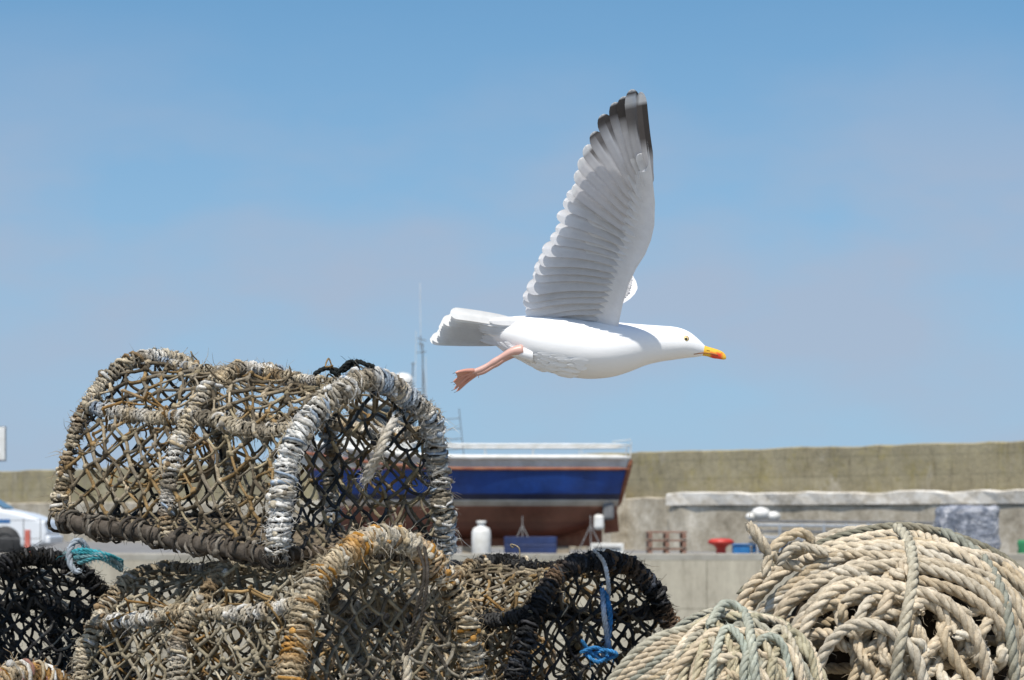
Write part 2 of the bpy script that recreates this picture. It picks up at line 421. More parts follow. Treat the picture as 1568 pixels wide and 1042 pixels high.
for k in range(10):
    s=1.0-.036*k
    rope(B,arc(f1,1372+rng.uniform(-12,12),1008+rng.uniform(-6,6),260*s,196*s,205+rng.uniform(-8,8),-30+rng.uniform(-8,8),26,7+k*.6,.0+.016*(k%3)),R1*rng.uniform(.85,1.1),RT if k%4 else RP,fz=20)
for k in range(5):
    s=.90-.10*k
    rope(B,arc(f1,1360+rng.uniform(-30,30),1015+rng.uniform(-18,14),255*s,190*s,190+rng.uniform(-35,25),-15+rng.uniform(-30,45),22,12,.026+.016*(k%2)),R1*rng.uniform(.85,1.1),RT,fz=20)
for k in range(21):
    cu=rng.uniform(1250,1510); cv=rng.uniform(915,1055); ru=rng.uniform(16,48); rv=rng.uniform(38,85)
    tilt=rng.uniform(-.8,.8); pts=[]
    a0=rng.uniform(0,360); sp=rng.uniform(190,320); n=11
    for a in np.radians(np.linspace(a0,a0+sp,n)):
        x=ru*math.cos(a); y=rv*math.sin(a)
        pts.append(f1(cu+x*math.cos(tilt)-y*math.sin(tilt),cv+x*math.sin(tilt)+y*math.cos(tilt),-.01+.07*rng.uniform(0,1)))
    rope(B,pts,R1*rng.uniform(.85,1.1),RT if rng.uniform()<.7 else RP,fz=14)
def key(pts,R,col,l=.05,f=f1): rope(B,[f(u,v,l) for u,v in pts],R,col,fz=24)
key([(1372,806),(1392,830),(1398,880),(1388,940),(1376,1000),(1368,1070)],.012,RG,.066)
key([(1130,912),(1175,875),(1230,845),(1300,818),(1380,806),(1450,818),(1530,850),(1590,900)],.0095,[(.26,.25,.19),(.36,.33,.25)],.03)
key([(1440,812),(1500,850),(1535,910),(1548,980),(1555,1060)],.012,RG,.05)
key([(1216,1070),(1225,985),(1255,925),(1300,895),(1350,905)],R1,RT,.05)
key([(1240,1070),(1262,1000),(1300,960),(1350,960),(1400,1000),(1420,1070)],R1,RP,.06)
key([(1290,925),(1330,900),(1400,905),(1460,930),(1500,990),(1520,1070)],R1,RT,.055)
rope(B,[at(1146,800,5.98),at(1160,822,5.98),at(1178,846,5.99),at(1200,862,6.02),at(1230,870,6.02)],.0125,RT,fz=30)
rope(B,[at(1172,884,5.98),at(1178,850,5.99),at(1200,826,6.0),at(1228,816,6.02),at(1242,832,6.04),at(1216,848,6.05),at(1195,850,6.08)],.0115,RT,fz=20)
rope(B,[at(1190,866,6.0),at(1210,840,6.0),at(1235,838,6.02),at(1270,850,6.02)],.011,RP,fz=20)
B.obj('rope_heap',ROPE,(c1[0],c1[1],0))
B=Batch()
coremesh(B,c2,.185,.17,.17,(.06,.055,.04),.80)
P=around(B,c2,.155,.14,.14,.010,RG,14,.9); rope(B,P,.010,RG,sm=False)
RY=[(.54,.48,.33),(.6,.53,.38),(.45,.42,.3)]
for k in range(16):
    s=1.0-.052*k; col=(RG,RY,RT)[k%3]
    rope(B,arc(f2,1132+rng.uniform(-12,10),1075+rng.uniform(-6,6),138*s,145*s,190,-15,20,6+.5*k,.016*(k%3)),.0078+.0025*(k%2),col,fz=16)
for k in range(8):
    u=1078+k*20
    key([(u-40,1075),(u-32+rng.uniform(-10,10),1010),(u-5,965+rng.uniform(-12,12)),(u+22,1000+rng.uniform(-10,10)),(u+36,1075)],.0085,(RG,RY,[(.38,.42,.36),(.46,.47,.39)])[k%3],.03+.01*(k%3),f2)
key([(1085,960),(1110,925),(1140,940),(1150,980),(1160,1070)],.010,[(.38,.41,.35),(.49,.50,.41)],.06,f2)
for k in range(9):
    o=k*9
    rope(B,[at(900+o,1110,5.62),at(925+o*1.0,1058,5.60),at(968+o*1.0,1004+o*.6,5.6),at(1010+o*.8,975+o*.7,5.62),at(1060+o*.5,962+o,5.66)],.0092,RT if k%3 else RG,fz=18)
B.obj('rope_heap.001',ROPE,(c2[0],c2[1],0))
# ================================================================ GULL
rng=np.random.default_rng(4)
GD=6.0
def feather_mat():
    m,nt,p=base('feathers')
    a=nd(nt,'ShaderNodeAttribute',attribute_name='Col')
    r=ramp(nt,noise(nt,70,4,.6),[(.35,(.93,.93,.935)),(.65,(1,1,1))])
    c=mix(nt,a.outputs['Color'],r,1.0,'MULTIPLY')
    nt.links.new(c,p.inputs['Base Color']); p.inputs['Roughness'].default_value=.8
    p.inputs['Specular IOR Level'].default_value=.15
    bump(nt,p,noise(nt,260,3,.6,stretch=(1,1,2.5)),.10,.002)
    tr=nd(nt,'ShaderNodeBsdfTranslucent'); nt.links.new(c,tr.inputs[0])
    mx=nd(nt,'ShaderNodeMixShader'); mx.inputs[0].default_value=.26
    nt.links.new(p.outputs[0],mx.inputs[1]); nt.links.new(tr.outputs[0],mx.inputs[2])
    nt.links.new(mx.outputs[0],nt.nodes['Material Output'].inputs[0])
    return m
FE=feather_mat()
def body_mat():
    m,nt,p=base('gull_plumage')
    a=nd(nt,'ShaderNodeAttribute',attribute_name='Col')
    nt.links.new(a.outputs['Color'],p.inputs['Base Color']); p.inputs['Roughness'].default_value=.85
    p.inputs['Specular IOR Level'].default_value=.12
    bump(nt,p,noise(nt,34,5,.55,stretch=(.3,1,1)),.13,.007)
    return m
BM=body_mat()
def horn(): 
    m,nt,p=base('gull_skin'); a=nd(nt,'ShaderNodeAttribute',attribute_name='Col')
    nt.links.new(a.outputs['Color'],p.inputs['Base Color']); p.inputs['Roughness'].default_value=.4
    bump(nt,p,noise(nt,300,3),.15,.001); return m
HM=horn()
gull=empty('seagull',tuple(at(900,535,GD)))
px=S*GD
def loft(B,st,colf,n=28,sq=1.0,d=GD,sub=5):
    st=np.array(st,float); Q=smooth(st,sub)
    P=np.zeros((len(Q),n,3)); C=np.zeros((len(Q),n,3))
    for i,(u,t,b,hw) in enumerate(Q):
        c=at(u,(t+b)/2,d); rv=max(.3,(b-t)/2)*px; rw=max(.3,hw)*px
        for j in range(n):
            a=2*math.pi*j/n; P[i,j]=c+np.array([0,-rw*math.cos(a),rv*math.sin(a)])
            C[i,j]=colf(u,(t+b)/2-math.sin(a)*(b-t)/2)
    B.grid(P,C,True)
B=Batch()
WH=(.83,.83,.83)
BST=[(742,500,514,5),(752,494,522,12),(766,488,531,22),(785,485,543,32),(805,484,556,40),(832,484,568,47),(866,486.5,576,53),(900,490,580.5,56),(935,493,578,54),(963,495.5,570,46),(988,497.5,560,36),(1010,499,554.5,30),(1030,500.5,551.5,28),(1044,503.5,549.5,27),(1056,509,548,23),(1066,516.5,547,17),(1074,524,545.5,10),(1080,530,543,4)]
loft(B,BST,lambda u,v:WH,36)
parent(B.obj('body',BM),gull)
B=Batch()
def billc(u,v):
    if v>542.5 and 1090<u<1104: return (.75,.06,.02)
    if v>540 and 1087<u<1106: return (.8,.22,.03)
    return (.8,.46,.04) if u>1072 else (.75,.6,.3)
loft(B,[(1064,524,544,9),(1072,526.5,544.8,7.5),(1082,530.5,546,6),(1092,533.5,549,5),(1100,536,550,4.2),(1107,539.5,551,3),(1111,544,550.5,1.4),(1112,547,549,.4)],billc,20)
parent(B.obj('bill',HM),gull)
B=Batch()
def headsurf(u,v,off=0):
    st=[(1010,499,554.5,30),(1030,500.5,551.5,28),(1044,503.5,549.5,27),(1056,509,548,23),(1066,516.5,547,17),(1074,524,545.5,10),(1080,530.5,546,6.5),(1092,533.5,549,5),(1100,536,550,4.2)]
    s=np.array(st); t=np.interp(u,s[:,0],s[:,1]); b=np.interp(u,s[:,0],s[:,2]); w=np.interp(u,s[:,0],s[:,3])
    k=1-((v-(t+b)/2)/((b-t)/2))**2
    return at(u,v,GD-w*px*math.sqrt(max(k,.02))-off)
B.tube(smooth([headsurf(u,v,.0006) for u,v in ((1062,543),(1070,541.5),(1080,541),(1090,542),(1100,544.5))],4),.0011,(.3,.12,.04),5)
B.tube([headsurf(1082,536.5,.0005),headsurf(1087,537.5,.0005)],.0014,(.1,.07,.03),5)
parent(B.obj('mouth_line',HM),gull)
def ball(name,c,r,col,flat=1.0):
    B=Batch(); th=np.arange(20)*2*math.pi/20; ph=np.linspace(.02,math.pi-.02,12)
    P=np.array([[(r*math.sin(p)*math.cos(t),-r*flat*math.cos(p),r*math.sin(p)*math.sin(t)) for t in th] for p in ph])+c
    B.grid(P,col,True); o=B.obj(name,HM); parent(o,gull)
e=headsurf(1050,519.5)
ball('eye_ring',e+np.array([0,.0018,0]),.0072,(.40,.24,.12),.6)
ball('iris',e+np.array([0,-.0008,0]),.0056,(.70,.55,.25),.6)
ball('pupil',e+np.array([0.0004,-.0032,0]),.0028,(.01,.01,.01),.6)
def feather(B,base,tip,wid,bend=0,nrm=(0,-1,0),colf=None,camber=.03,tipr=.18,nl=13,lastw=.03):
    base=np.asarray(base);tip=np.asarray(tip); ax=tip-base; L=np.linalg.norm(ax); ax=ax/L
    side=np.cross(ax,nrm); side/=np.linalg.norm(side); nr=np.cross(side,ax)
    t=np.r_[np.linspace(0,1-tipr,nl-5,endpoint=False),1-tipr*(1-np.sin(np.linspace(0,math.pi/2,6)))][:nl+1]
    w=np.where(t<.25,.45+.55*t/.25,1.0)*np.where(t>1-tipr,np.sqrt(np.clip(1-((t-1+tipr)/tipr)**2,0,1))*.97+lastw,1)
    s=np.array([-1,-.75,-.35,-.05,.05,.35,.75,1])
    P=base+(t*L)[:,None,None]*ax+(np.sin(t*math.pi)*bend*L)[:,None,None]*side+(w*wid/2)[:,None,None]*s[None,:,None]*side+(wid*camber*(1-s**2))[None,:,None]*nr*np.where(np.abs(s)<.1,1.3,1)[None,:,None]
    C=np.array([[colf(a,b) for b in s] for a in t]); B.grid(P,C)
leadv=[130,141,175,215,262,310,345,368,390,412,435,465,493,515]; leadu=[980,982,986,991,998,1003,1002,997,988,974,963,954,948,946]
trv=[130,141,175,205,240,290,345,380,440,478,515]; tru=[970,972,921,906,884,868,845,828,808,800,800]
def wdepth(u,v):
    h=(493-v)/350; l=np.interp(v,leadv,leadu); t=np.interp(v,trv,tru); c=np.clip((l-u)/(l-t+1),-.1,1.1)
    return 5.965-.30*h+.030*math.sin(math.pi*max(0,min(1,c)))*(1-.5*max(h,0))+.035*c
def near(u,v,l=0): return at(u,v,wdepth(u,v)-l)
def far(u,v,l=0):
    h=(493-v)/350
    return at(976+(u-1002)*.8-max(0,h-.45)*40,493-(493-v)*.34,6.04+.5*h+l)
prim=[(981,141),(967,137),(954,148),(940,157),(921,176),(907,203),(896,224),(887,244),(881,264),(877,285)]
sec=[(868,292),(860,310),(853,329),(846,346),(838,362),(830,378),(823,394),(818,409),(813,424),(809,438),(805,452),(802,464),(800,475),(812,482),(828,488),(842,510)]
def wing(M,name):
    B=Batch(); n=len(prim)
    for i,tp in enumerate(prim):
        f=i/(n-1); bu=997-14*f; bv=268+92*f
        blk=[.58,.36,.22,.15,.10,.05,.02,0,0,0][i]
        def cf(t,s,blk=blk,i=i):
            c=np.array((.64,.63,.64))
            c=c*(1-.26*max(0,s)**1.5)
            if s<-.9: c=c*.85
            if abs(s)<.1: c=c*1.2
            if blk:
                k=min(1,max(0,(t-(1-blk-.14-.12*(s>0)))/.16)); d=np.array((.085,.075,.07)) if t>1-min(blk,.2) or i<1 else np.array((.2,.185,.18))
                if i==0 and s<0: d=d*1.6
                c=c*(1-k)+d*k
            if i==0 and .84<t: c=np.array((.78,.78,.78))*(1 if s>-.5 else .6)
            if i==1 and .84<t<.95 and s<.6: c=np.array((.72,.72,.72))
            if 1<=i<6 and t>.985: c=np.array((.6,.6,.6))
            if i>5 and t>.94: c=np.array((.8,.8,.8))
            return c
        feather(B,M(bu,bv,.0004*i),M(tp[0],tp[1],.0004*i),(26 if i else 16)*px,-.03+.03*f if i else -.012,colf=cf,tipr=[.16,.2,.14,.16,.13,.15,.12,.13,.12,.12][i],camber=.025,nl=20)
    m=len(sec)
    for i,tp in enumerate(sec):
        f=i/(m-1); bu=986-52*f; bv=362+126*f; dk_=rng.uniform(.0,.07)
        def cf(t,s,dk_=dk_):
            g=.66-.05*(t<.72)-dk_  # inner shadow between secondaries painted into the grey; tips stay white
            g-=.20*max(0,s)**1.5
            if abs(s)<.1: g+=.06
            g+=(.80-g)*min(1,max(0,(t-.78)/.14))*(1-.35*max(0,s))
            if s>.9: g-=.10
            return np.array((g,g,g*1.02))
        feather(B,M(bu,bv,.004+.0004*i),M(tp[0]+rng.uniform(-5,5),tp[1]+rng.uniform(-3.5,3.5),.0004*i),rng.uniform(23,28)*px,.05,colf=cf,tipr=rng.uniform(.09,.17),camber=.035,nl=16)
    tips=np.array(prim+sec,float); tot=len(tips); npr=len(prim)
    def bl(i):
        if i<npr: f=i/(npr-1); return np.array((997-12*f,268+92*f))
        f=(i-npr)/(len(sec)-1); return np.array((986-52*f,362+126*f))
    BL=np.array([bl(i) for i in range(tot)])
    for i in range(2,tot):
        frr=np.interp(i,[0,4,9,tot-1],[.30,.50,.66,.62])
        b=BL[i]; t=b+(tips[i]-b)*(frr+rng.uniform(-.025,.025)); dk_=rng.uniform(0,.04)
        def cf(tt,s,dk_=dk_):
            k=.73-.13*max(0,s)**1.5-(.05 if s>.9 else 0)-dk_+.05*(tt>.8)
            return np.array((k,k,k*1.015))
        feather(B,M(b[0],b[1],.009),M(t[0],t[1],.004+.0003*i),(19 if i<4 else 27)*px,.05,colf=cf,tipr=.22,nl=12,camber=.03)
    K=240; Q=30; P=np.zeros((K,Q,3)); C=np.zeros((K,Q,3)); ii=np.linspace(0,tot-1,K)
    for a,i in enumerate(ii):
        tp=np.array([np.interp(i,np.arange(tot),tips[:,k]) for k in (0,1)]); b=np.array([np.interp(i,np.arange(tot),BL[:,k]) for k in (0,1)])
        vl=np.interp(i,[0,9,tot-1],[215,345,512]); ul=np.interp(vl,leadv,leadu)
        sc_=abs(math.sin(math.pi*i)); fr=np.interp(i,[0,1.5,4,9,tot-1],[.04,.10,.32,.46,.46])+.03*sc_*min(1,i/3)
        en=b+(tp-b)*fr
        for k in range(Q):
            q=k/(Q-1); u=ul+(en[0]-ul)*q; v=vl+(en[1]-vl)*q
            lay=.010+.012*max(0,math.sin(math.pi*min(1.,q)))**.6*np.interp(i,[0,9,tot-1],[.05,.8,1.4])-.004*q
            P[a,k]=M(u,v,lay)
            g=.80-.05*q
            for r_,am_ in ((.34,.025),(.5,.035),(.68,.05),(.84,.06)):
                sc2=abs(math.sin(math.pi*(i+(.5 if r_ in(.5,.84) else 0)))); g-=am_*math.exp(-((q-r_-.04*sc2)/.016)**2)
            C[a,k]=(g,g,g*1.012)
    B.grid(P,C)
    parent(B.obj(name,FE),gull)
wing(near,'wing_right'); wing(far,'wing_left')
B=Batch()
for i in range(12):
    f=i/11; tu=690-31*f+rng.uniform(-4,4); tv=479+41*f
    d0=5.95+.1*f
    def cf(t,s,f=f):
        g=.74-.14*max(0,s)**1.5+(.05 if abs(s)<.1 else 0)+.05*(t>.8); return np.array((g,g,g*.98))
    feather(B,at(800,498+22*f,5.985+.03*f),at(tu,tv,d0-.0006*i),22*px,.02-.035*f,nrm=(.0,-.8,.5),colf=cf,tipr=.10,camber=.03)
for i in range(16):
    f=(i*7%16)/15; ln=rng.uniform(0,1); feather(B,at(800,492+36*f,5.965+.01*abs(f-.5)),at(752-22*ln,492+29*f,5.962+.05*f),15*px,0,nrm=(0,-.8,.3),colf=lambda t,s:np.array((.80,.80,.80))-.04*max(0,s)**2,tipr=.6,camber=.06,nl=9)
parent(B.obj('tail',FE),gull)
B=Batch(); bs_=np.array(BST)
for i in range(70):
    u=rng.uniform(770,900); fv=rng.uniform(.55,1.0)**.7
    def surf(u,fv,o=0):
        t=np.interp(u,bs_[:,0],bs_[:,1]); b=np.interp(u,bs_[:,0],bs_[:,2]); w=np.interp(u,bs_[:,0],bs_[:,3]); v=t+(b-t)*fv
        k=1-(2*fv-1)**2; return at(u,v,GD-w*px*math.sqrt(max(k,0))-o)
    ln=rng.uniform(16,30)
    feather(B,surf(u+ln/2,fv,-.002),surf(u-ln/2,min(1,fv+.01),.0008)+np.array((0,0,-.001)),8*px,0,nrm=(0,-1,-.5),colf=lambda t,s:np.array((.82,.82,.82))-.02*max(0,s),tipr=.7,nl=8,camber=.02)
parent(B.obj('flank_feathers',BM),gull)
B=Batch(); PK=(.60,.36,.30)
for k,(dd,dv,du) in enumerate(((5.955,0,0),(6.0,3,4))):
    pts=[at(802+du,536+dv,dd+.005),at(786+du,538+dv,dd),at(770+du,546+dv,dd),at(752+du,557+dv,dd),at(736+du,566+dv,dd),at(720+du,571+dv,dd)]
    Q=smooth(pts,5); r=np.interp(np.linspace(0,1,len(Q)),[0,.2,.45,.55,.62,.8,1],[.013,.0085,.0058,.0068,.0052,.0060,.005])
    B.tube(Q,r,np.array(PK),9)
    root=(728+du,568+dv)
    ends=[(697+du,571+dv,-.02),(694+du,585+dv,0),(695+du,597+dv,.012)]
    E=[smooth([at(root[0],root[1],dd),at((root[0]+u)/2,(root[1]+v)/2-1.5,dd+z/2),at(u,v,dd+z)],5) for u,v,z in ends]
    for q in E: B.tube(q,np.linspace(.0052,.0026,len(q)),(.56,.27,.2),7)
    for a,b in ((0,1),(1,2)):
        G=np.stack([E[a]*(1-t)+E[b]*t+np.array((.006,0,0))*math.sin(math.pi*t)*np.linspace(0,1,len(E[a]))[:,None] for t in np.linspace(0,1,6)],1)
        B.grid(G,(.55,.28,.2))
    B.tube([at(root[0],root[1],dd),at(root[0]+1,root[1]+8,dd)],.003,PK,6)
    for q in E: B.tube([q[-1],q[-1]+np.array((-.005,0,-.002))],.0018,(.04,.03,.03),5)
parent(B.obj('legs',HM),gull)
B=Batch()
loft(B,[(816,532,556,12),(800,530,551,12),(788,531,547,9),(777,537,545,4)],lambda u,v:WH,14,d=5.965)
parent(B.obj('thigh',BM),gull)
# ================================================================ SETTING
def poly(name,pts,z0,z1,mat):
    n=len(pts); V=[(x,y,z1) for x,y in pts]+[(x,y,z0) for x,y in pts]
    F=[tuple(range(n))]+[(i,n+i,n+(i+1)%n,(i+1)%n) for i in range(n)]
    me=bpy.data.meshes.new(name); me.from_pydata(V,[],F); return link(me,name,mat)
CONC=pm('quay_concrete',(.3,.27,.22),(.44,.41,.35),1.2,.9,.5,dist=.02)
poly('near_quay_ground',[(-60,-30),(60,-30),(60,10),(-60,10)],-6,0,CONC)
m,nt,p=base('asphalt')
nt.links.new(ramp(nt,noise(nt,.8,6,.7),[(.3,(.15,.145,.14)),(.7,(.25,.245,.235))]),p.inputs['Base Color']); p.inputs['Roughness'].default_value=.9
bump(nt,p,noise(nt,60,3),.3,.01); ASPH=m
m,nt,p=base('quay_face')
tc=nd(nt,'ShaderNodeTexCoord'); br=nd(nt,'ShaderNodeTexBrick')
mp=nd(nt,'ShaderNodeMapping'); mp.inputs['Rotation'].default_value=(math.pi/2,0,0); nt.links.new(tc.outputs['Object'],mp.inputs[0]); nt.links.new(mp.outputs[0],br.inputs[0])
br.inputs['Scale'].default_value=1; br.inputs['Brick Width'].default_value=2.4; br.inputs['Row Height'].default_value=.9; br.inputs['Mortar Size'].default_value=.012
br.inputs['Color1'].default_value=(.50,.45,.36,1); br.inputs['Color2'].default_value=(.46,.41,.33,1); br.inputs['Mortar'].default_value=(.3,.27,.21,1)
st=ramp(nt,noise(nt,.9,9,.8,stretch=(2,2,.5)),[(.3,(.45,.43,.38)),(.48,(.9,.88,.84)),(.7,(1.2,1.2,1.15))])
nt.links.new(mix(nt,br.outputs[0],st,1.0,'MULTIPLY'),p.inputs['Base Color']); p.inputs['Roughness'].default_value=.9
bump(nt,p,noise(nt,3,6),.4,.03)
QF=m
q=poly('far_quay',[(-90,55),(13,55),(24,38.7),(60,38),(90,130),(-90,160)],-6,0,QF)
poly('far_quay_ground',[(-90,55.5),(13.2,55.5),(24.2,39.2),(60,38.5),(90,129),(-90,159)],0.0,.004,ASPH)
box('quay_kerb',(-38,55.15,.05),(101.6,.3,.14),CONC,.02)
m,nt,p=base('sea_water'); p.inputs['Base Color'].default_value=(.03,.06,.07,1); p.inputs['Roughness'].default_value=.12
bump(nt,p,noise(nt,1.5,5),.4,.1)
me=bpy.data.meshes.new('sea'); me.from_pydata([(-4000,-500,-3.2),(4000,-500,-3.2),(4000,6000,-3.2),(-4000,6000,-3.2)],[],[(0,1,2,3)]); link(me,'sea_water',m)
m,nt,p=base('harbour_wall_stone')
tc=nd(nt,'ShaderNodeTexCoord')
br=nd(nt,'ShaderNodeTexBrick'); mp=nd(nt,'ShaderNodeMapping')
mp.inputs['Rotation'].default_value=(math.pi/2,0,0); nt.links.new(tc.outputs['Object'],mp.inputs[0]); nt.links.new(mp.outputs[0],br.inputs[0])
br.inputs['Scale'].default_value=1; br.inputs['Brick Width'].default_value=2.1; br.inputs['Row Height'].default_value=.42; br.inputs['Mortar Size'].default_value=.035; br.inputs['Mortar Smooth'].default_value=.9
br.inputs['Color1'].default_value=(.345,.30,.195,1); br.inputs['Color2'].default_value=(.325,.28,.18,1); br.inputs['Mortar'].default_value=(.275,.24,.155,1)
big=ramp(nt,noise(nt,.45,9,.82,stretch=(1,1,1.3)),[(.3,(.5,.49,.47)),(.5,(.95,.95,.93)),(.72,(1.3,1.31,1.34))])
c=mix(nt,br.outputs[0],big,1.0,'MULTIPLY')
lich=ramp(nt,noise(nt,1.0,9,.85),[(.50,(0,0,0)),(.64,(.8,.8,.8))])
c=mix(nt,c,(.30,.25,.09),lich)
pale=ramp(nt,noise(nt,.55,9,.8,stretch=(1,1,.7),dist=.5),[(.57,(0,0,0)),(.66,(.8,.8,.8))])
c=mix(nt,c,(.48,.43,.34),pale)
dk=ramp(nt,noise(nt,2.0,8,.8,stretch=(1.8,1,.35)),[(.32,(.5,.47,.42)),(.46,(1,1,1))])
c=mix(nt,c,dk,1.0,'MULTIPLY')
nt.links.new(c,p.inputs['Base Color']); p.inputs['Roughness'].default_value=.92
bump(nt,p,noise(nt,3,7,.7),.7,.06); WALLM=m
m,nt,p=base('wall_render_pale')
c=ramp(nt,noise(nt,.8,9,.85,stretch=(1,1,1.1)),[(.34,(.2,.17,.12)),(.46,(.38,.33,.25)),(.55,(.5,.45,.36)),(.64,(.66,.61,.52))])
nt.links.new(c,p.inputs['Base Color']); p.inputs['Roughness'].default_value=.9; bump(nt,p,noise(nt,4,6),.6,.04); PALE=m
m,nt,p=base('ledge_white')
c=ramp(nt,noise(nt,1.1,9,.85,stretch=(1,1,2)),[(.38,(.34,.3,.23)),(.47,(.56,.51,.43)),(.58,(.72,.69,.63))])
nt.links.new(c,p.inputs['Base Color']); p.inputs['Roughness'].default_value=.9; bump(nt,p,noise(nt,4,6),.6,.04); LEDG=m
Rp=np.array([10.3,60.0]); D=np.array([-27.7,41.0]); ln=np.linalg.norm(D); dr=D/ln; nm=np.array([-dr[1],dr[0]])
if nm[1]>0: nm=-nm
wall=empty('harbour_wall',(Rp[0],Rp[1],0))
def wallpiece(name,s0,s1,n0,n1_,z0,z1,mat,rough=.012):
    ns=max(2,int((s1-s0)/.5)); V=[];F=[]
    r=random.Random(len(name)+int(s0*10))
    for i in range(ns+1):
        s=s0+(s1-s0)*i/ns; j=r.uniform(-rough,rough); k=r.uniform(-rough,rough)
        for (a,z) in ((n0,z0),(n0+k,z1+j-.03),(n0-.05,z1+j),(n1_,z1+j),(n1_,z0)): V.append((s,-a,z))
    for i in range(ns):
        for k in range(5):
            a=i*5+k; b=i*5+(k+1)%5; F.append((a,b,b+5,a+5))
    F.append((0,1,2,3,4)); F.append(tuple(ns*5+k for k in (4,3,2,1,0)))
    me=bpy.data.meshes.new(name); me.from_pydata(V,[],F); o=link(me,name,mat)
    ex=Vector((dr[0],dr[1],0)); ey=Vector((-nm[0],-nm[1],0))
    M=Matrix(((ex.x,ey.x,0,Rp[0]),(ex.y,ey.y,0,Rp[1]),(0,0,1,0),(0,0,0,1)))
    o.matrix_world=M; o.parent=wall; o.matrix_parent_inverse=Matrix.Translation(-Vector(wall.location))
wallpiece('parapet',-26,100,0,-1.2,1.25,2.33,WALLM,.02)
wallpiece('lower_wall',-26,100,.18,-1.2,0,1.248,PALE,.02)
wallpiece('ledge',-26,11.4,.42,.182,1.06,1.33,LEDG,.04)
wallpiece('ledge_base',-26,11.35,.38,.182,0,1.058,PALE,.03)
wallpiece('buttress',13.3,14.3,.6,.182,0,1.6,PALE)
wallpiece('step_block',15.2,17.5,.8,.182,0,.7,PALE)
# ---------------------------------------------------------------- boat
BD=57.0; bs=S*BD
def bx(u): return (u-784)*bs
def bz(v): return H+(HY-v)*bs
boat=empty('fishing_boat',(bx(700),BD+1.2,0))
m,nt,p=base('hull_paint')
tc=nd(nt,'ShaderNodeTexCoord'); sp=nd(nt,'ShaderNodeSeparateXYZ'); nt.links.new(tc.outputs['Object'],sp.inputs[0])
mr=nd(nt,'ShaderNodeMapRange'); mr.inputs['From Min'].default_value=0; mr.inputs['From Max'].default_value=3; nt.links.new(sp.outputs[2],mr.inputs[0])
k=lambda v:bz(v)/3
c=ramp(nt,mr.outputs[0],[(0,(.16,.05,.03)),(k(800),(.22,.08,.045)),(k(777),(.28,.11,.06)),(k(775),(.5,.42,.33)),(k(768),(.66,.63,.57)),(k(766),(.015,.02,.06)),(k(757),(.012,.065,.30)),(k(719),(.4,.12,.06)),(k(716),(.72,.7,.66))],'CONSTANT')
rs=ramp(nt,noise(nt,1.6,7,.7,stretch=(1,1,.5)),[(.3,(.6,.55,.5)),(.62,(1.05,1.05,1.05))])
nt.links.new(mix(nt,c,rs,1.0,'MULTIPLY'),p.inputs['Base Color']); p.inputs['Roughness'].default_value=.4
bump(nt,p,noise(nt,6,4),.15,.02); HULL=m
WP=pm('white_boat_paint',(.6,.58,.52),(.8,.79,.76),4,.45,.1)
RUST=pm('rusty_trim',(.22,.06,.03),(.35,.14,.07),5,.8,.3)
GAL=pm('galvanised',(.4,.41,.42),(.55,.56,.57),9,.45,.1,metal=.6)
DK=pm('dark_glass',(.02,.025,.03),(.05,.06,.07),3,.1,0)
GREYM=pm('grey_metal',(.12,.12,.12),(.2,.2,.2),6,.6,.2)
B=Batch(); nu,nv=30,15; P=np.zeros((nu,2*nv-1,3)); XS=np.linspace(0,1,nu)
sternx=bx(966); Lb=sternx-bx(425); yc=BD+1.3
def hull(f):
    g=bz(703)+.75*max(0,f-.45)**1.8*1.6
    kl=np.interp(f,[0,.06,.2,.8,1],[bz(772),bz(800),bz(826),bz(828),bz(700)])
    b=1.3*np.interp(f,[0,.15,.45,.7,.85,.95,1],[.8,.93,1,.82,.52,.2,.03])
    e=np.interp(f,[0,.3,.7,1],[.33,.36,.55,.9])
    return g,kl,b,e
for i,f in enumerate(XS):
    g_,kl,b,e=hull(f)
    for j in range(2*nv-1):
        t=(j-(nv-1))/(nv-1); q=abs(t); x=sternx-Lb*f
        x+=(.25*(1-q) if f>.9 else 0)
        if f==0: x+= -.22*(1-q)
        P[i,j]=(x,yc+math.copysign(b*q**e,t) if q>0 else yc, kl+(g_-kl)*q)
B.grid(P,(1,1,1)); 
tr=np.stack([P[0,:nv][::-1],P[0,nv-1:]],0); B.grid(tr,(1,1,1))
parent(B.obj('hull',HULL),boat)
B=Batch(); dkk=np.stack([P[:,0]-np.array((0,-.05,.22)),P[:,-1]-np.array((0,.05,.22))],1); B.grid(dkk,(1,1,1)); parent(B.obj('deck',GREYM),boat)
for side,ix in (('near',0),('far',-1)):
    gl=P[:,ix]; off=np.array((0,-.03 if ix==0 else .03,0))
    tubes('gunwale_'+side,[gl+off+np.array((0,0,.03))],.05,WP,boat)
    tubes('rub_rail_'+side,[gl+off*1.6-np.array((0,0,.19))],.03,RUST,boat)
    rl=gl[:20]+np.array((0,.05 if ix==0 else -.05,.27)); tubes('rail_'+side,[rl,*[np.array([gl[i]+np.array((0,.04 if ix==0 else -.04,0)),rl[i]]) for i in range(0,20,4)]],.026,WP,boat)
tubes('stern_trim',[P[0,:]+np.array((.02,0,0))],.05,RUST,boat)
tubes('stern_rail',[[P[0,0]+np.array((0,0,.27)),P[0,-1]+np.array((0,0,.27))],[P[0,0],P[0,0]+np.array((.02,0,.34))],[P[0,-1],P[0,-1]+np.array((.02,0,.34))],[P[0,0]+np.array((-.35,0.05,.33)),P[0,0]+np.array((0.02,0.05,.38))]],.03,WP,boat)
wx0,wx1=bx(515),bx(632)
prism('wheelhouse',[(wx0,bz(702)-.1),(wx1,bz(702)-.1),(wx1-.05,bz(620)),(wx0+.2,bz(620))],yc-.75,yc+.75,WP,.04,boat)
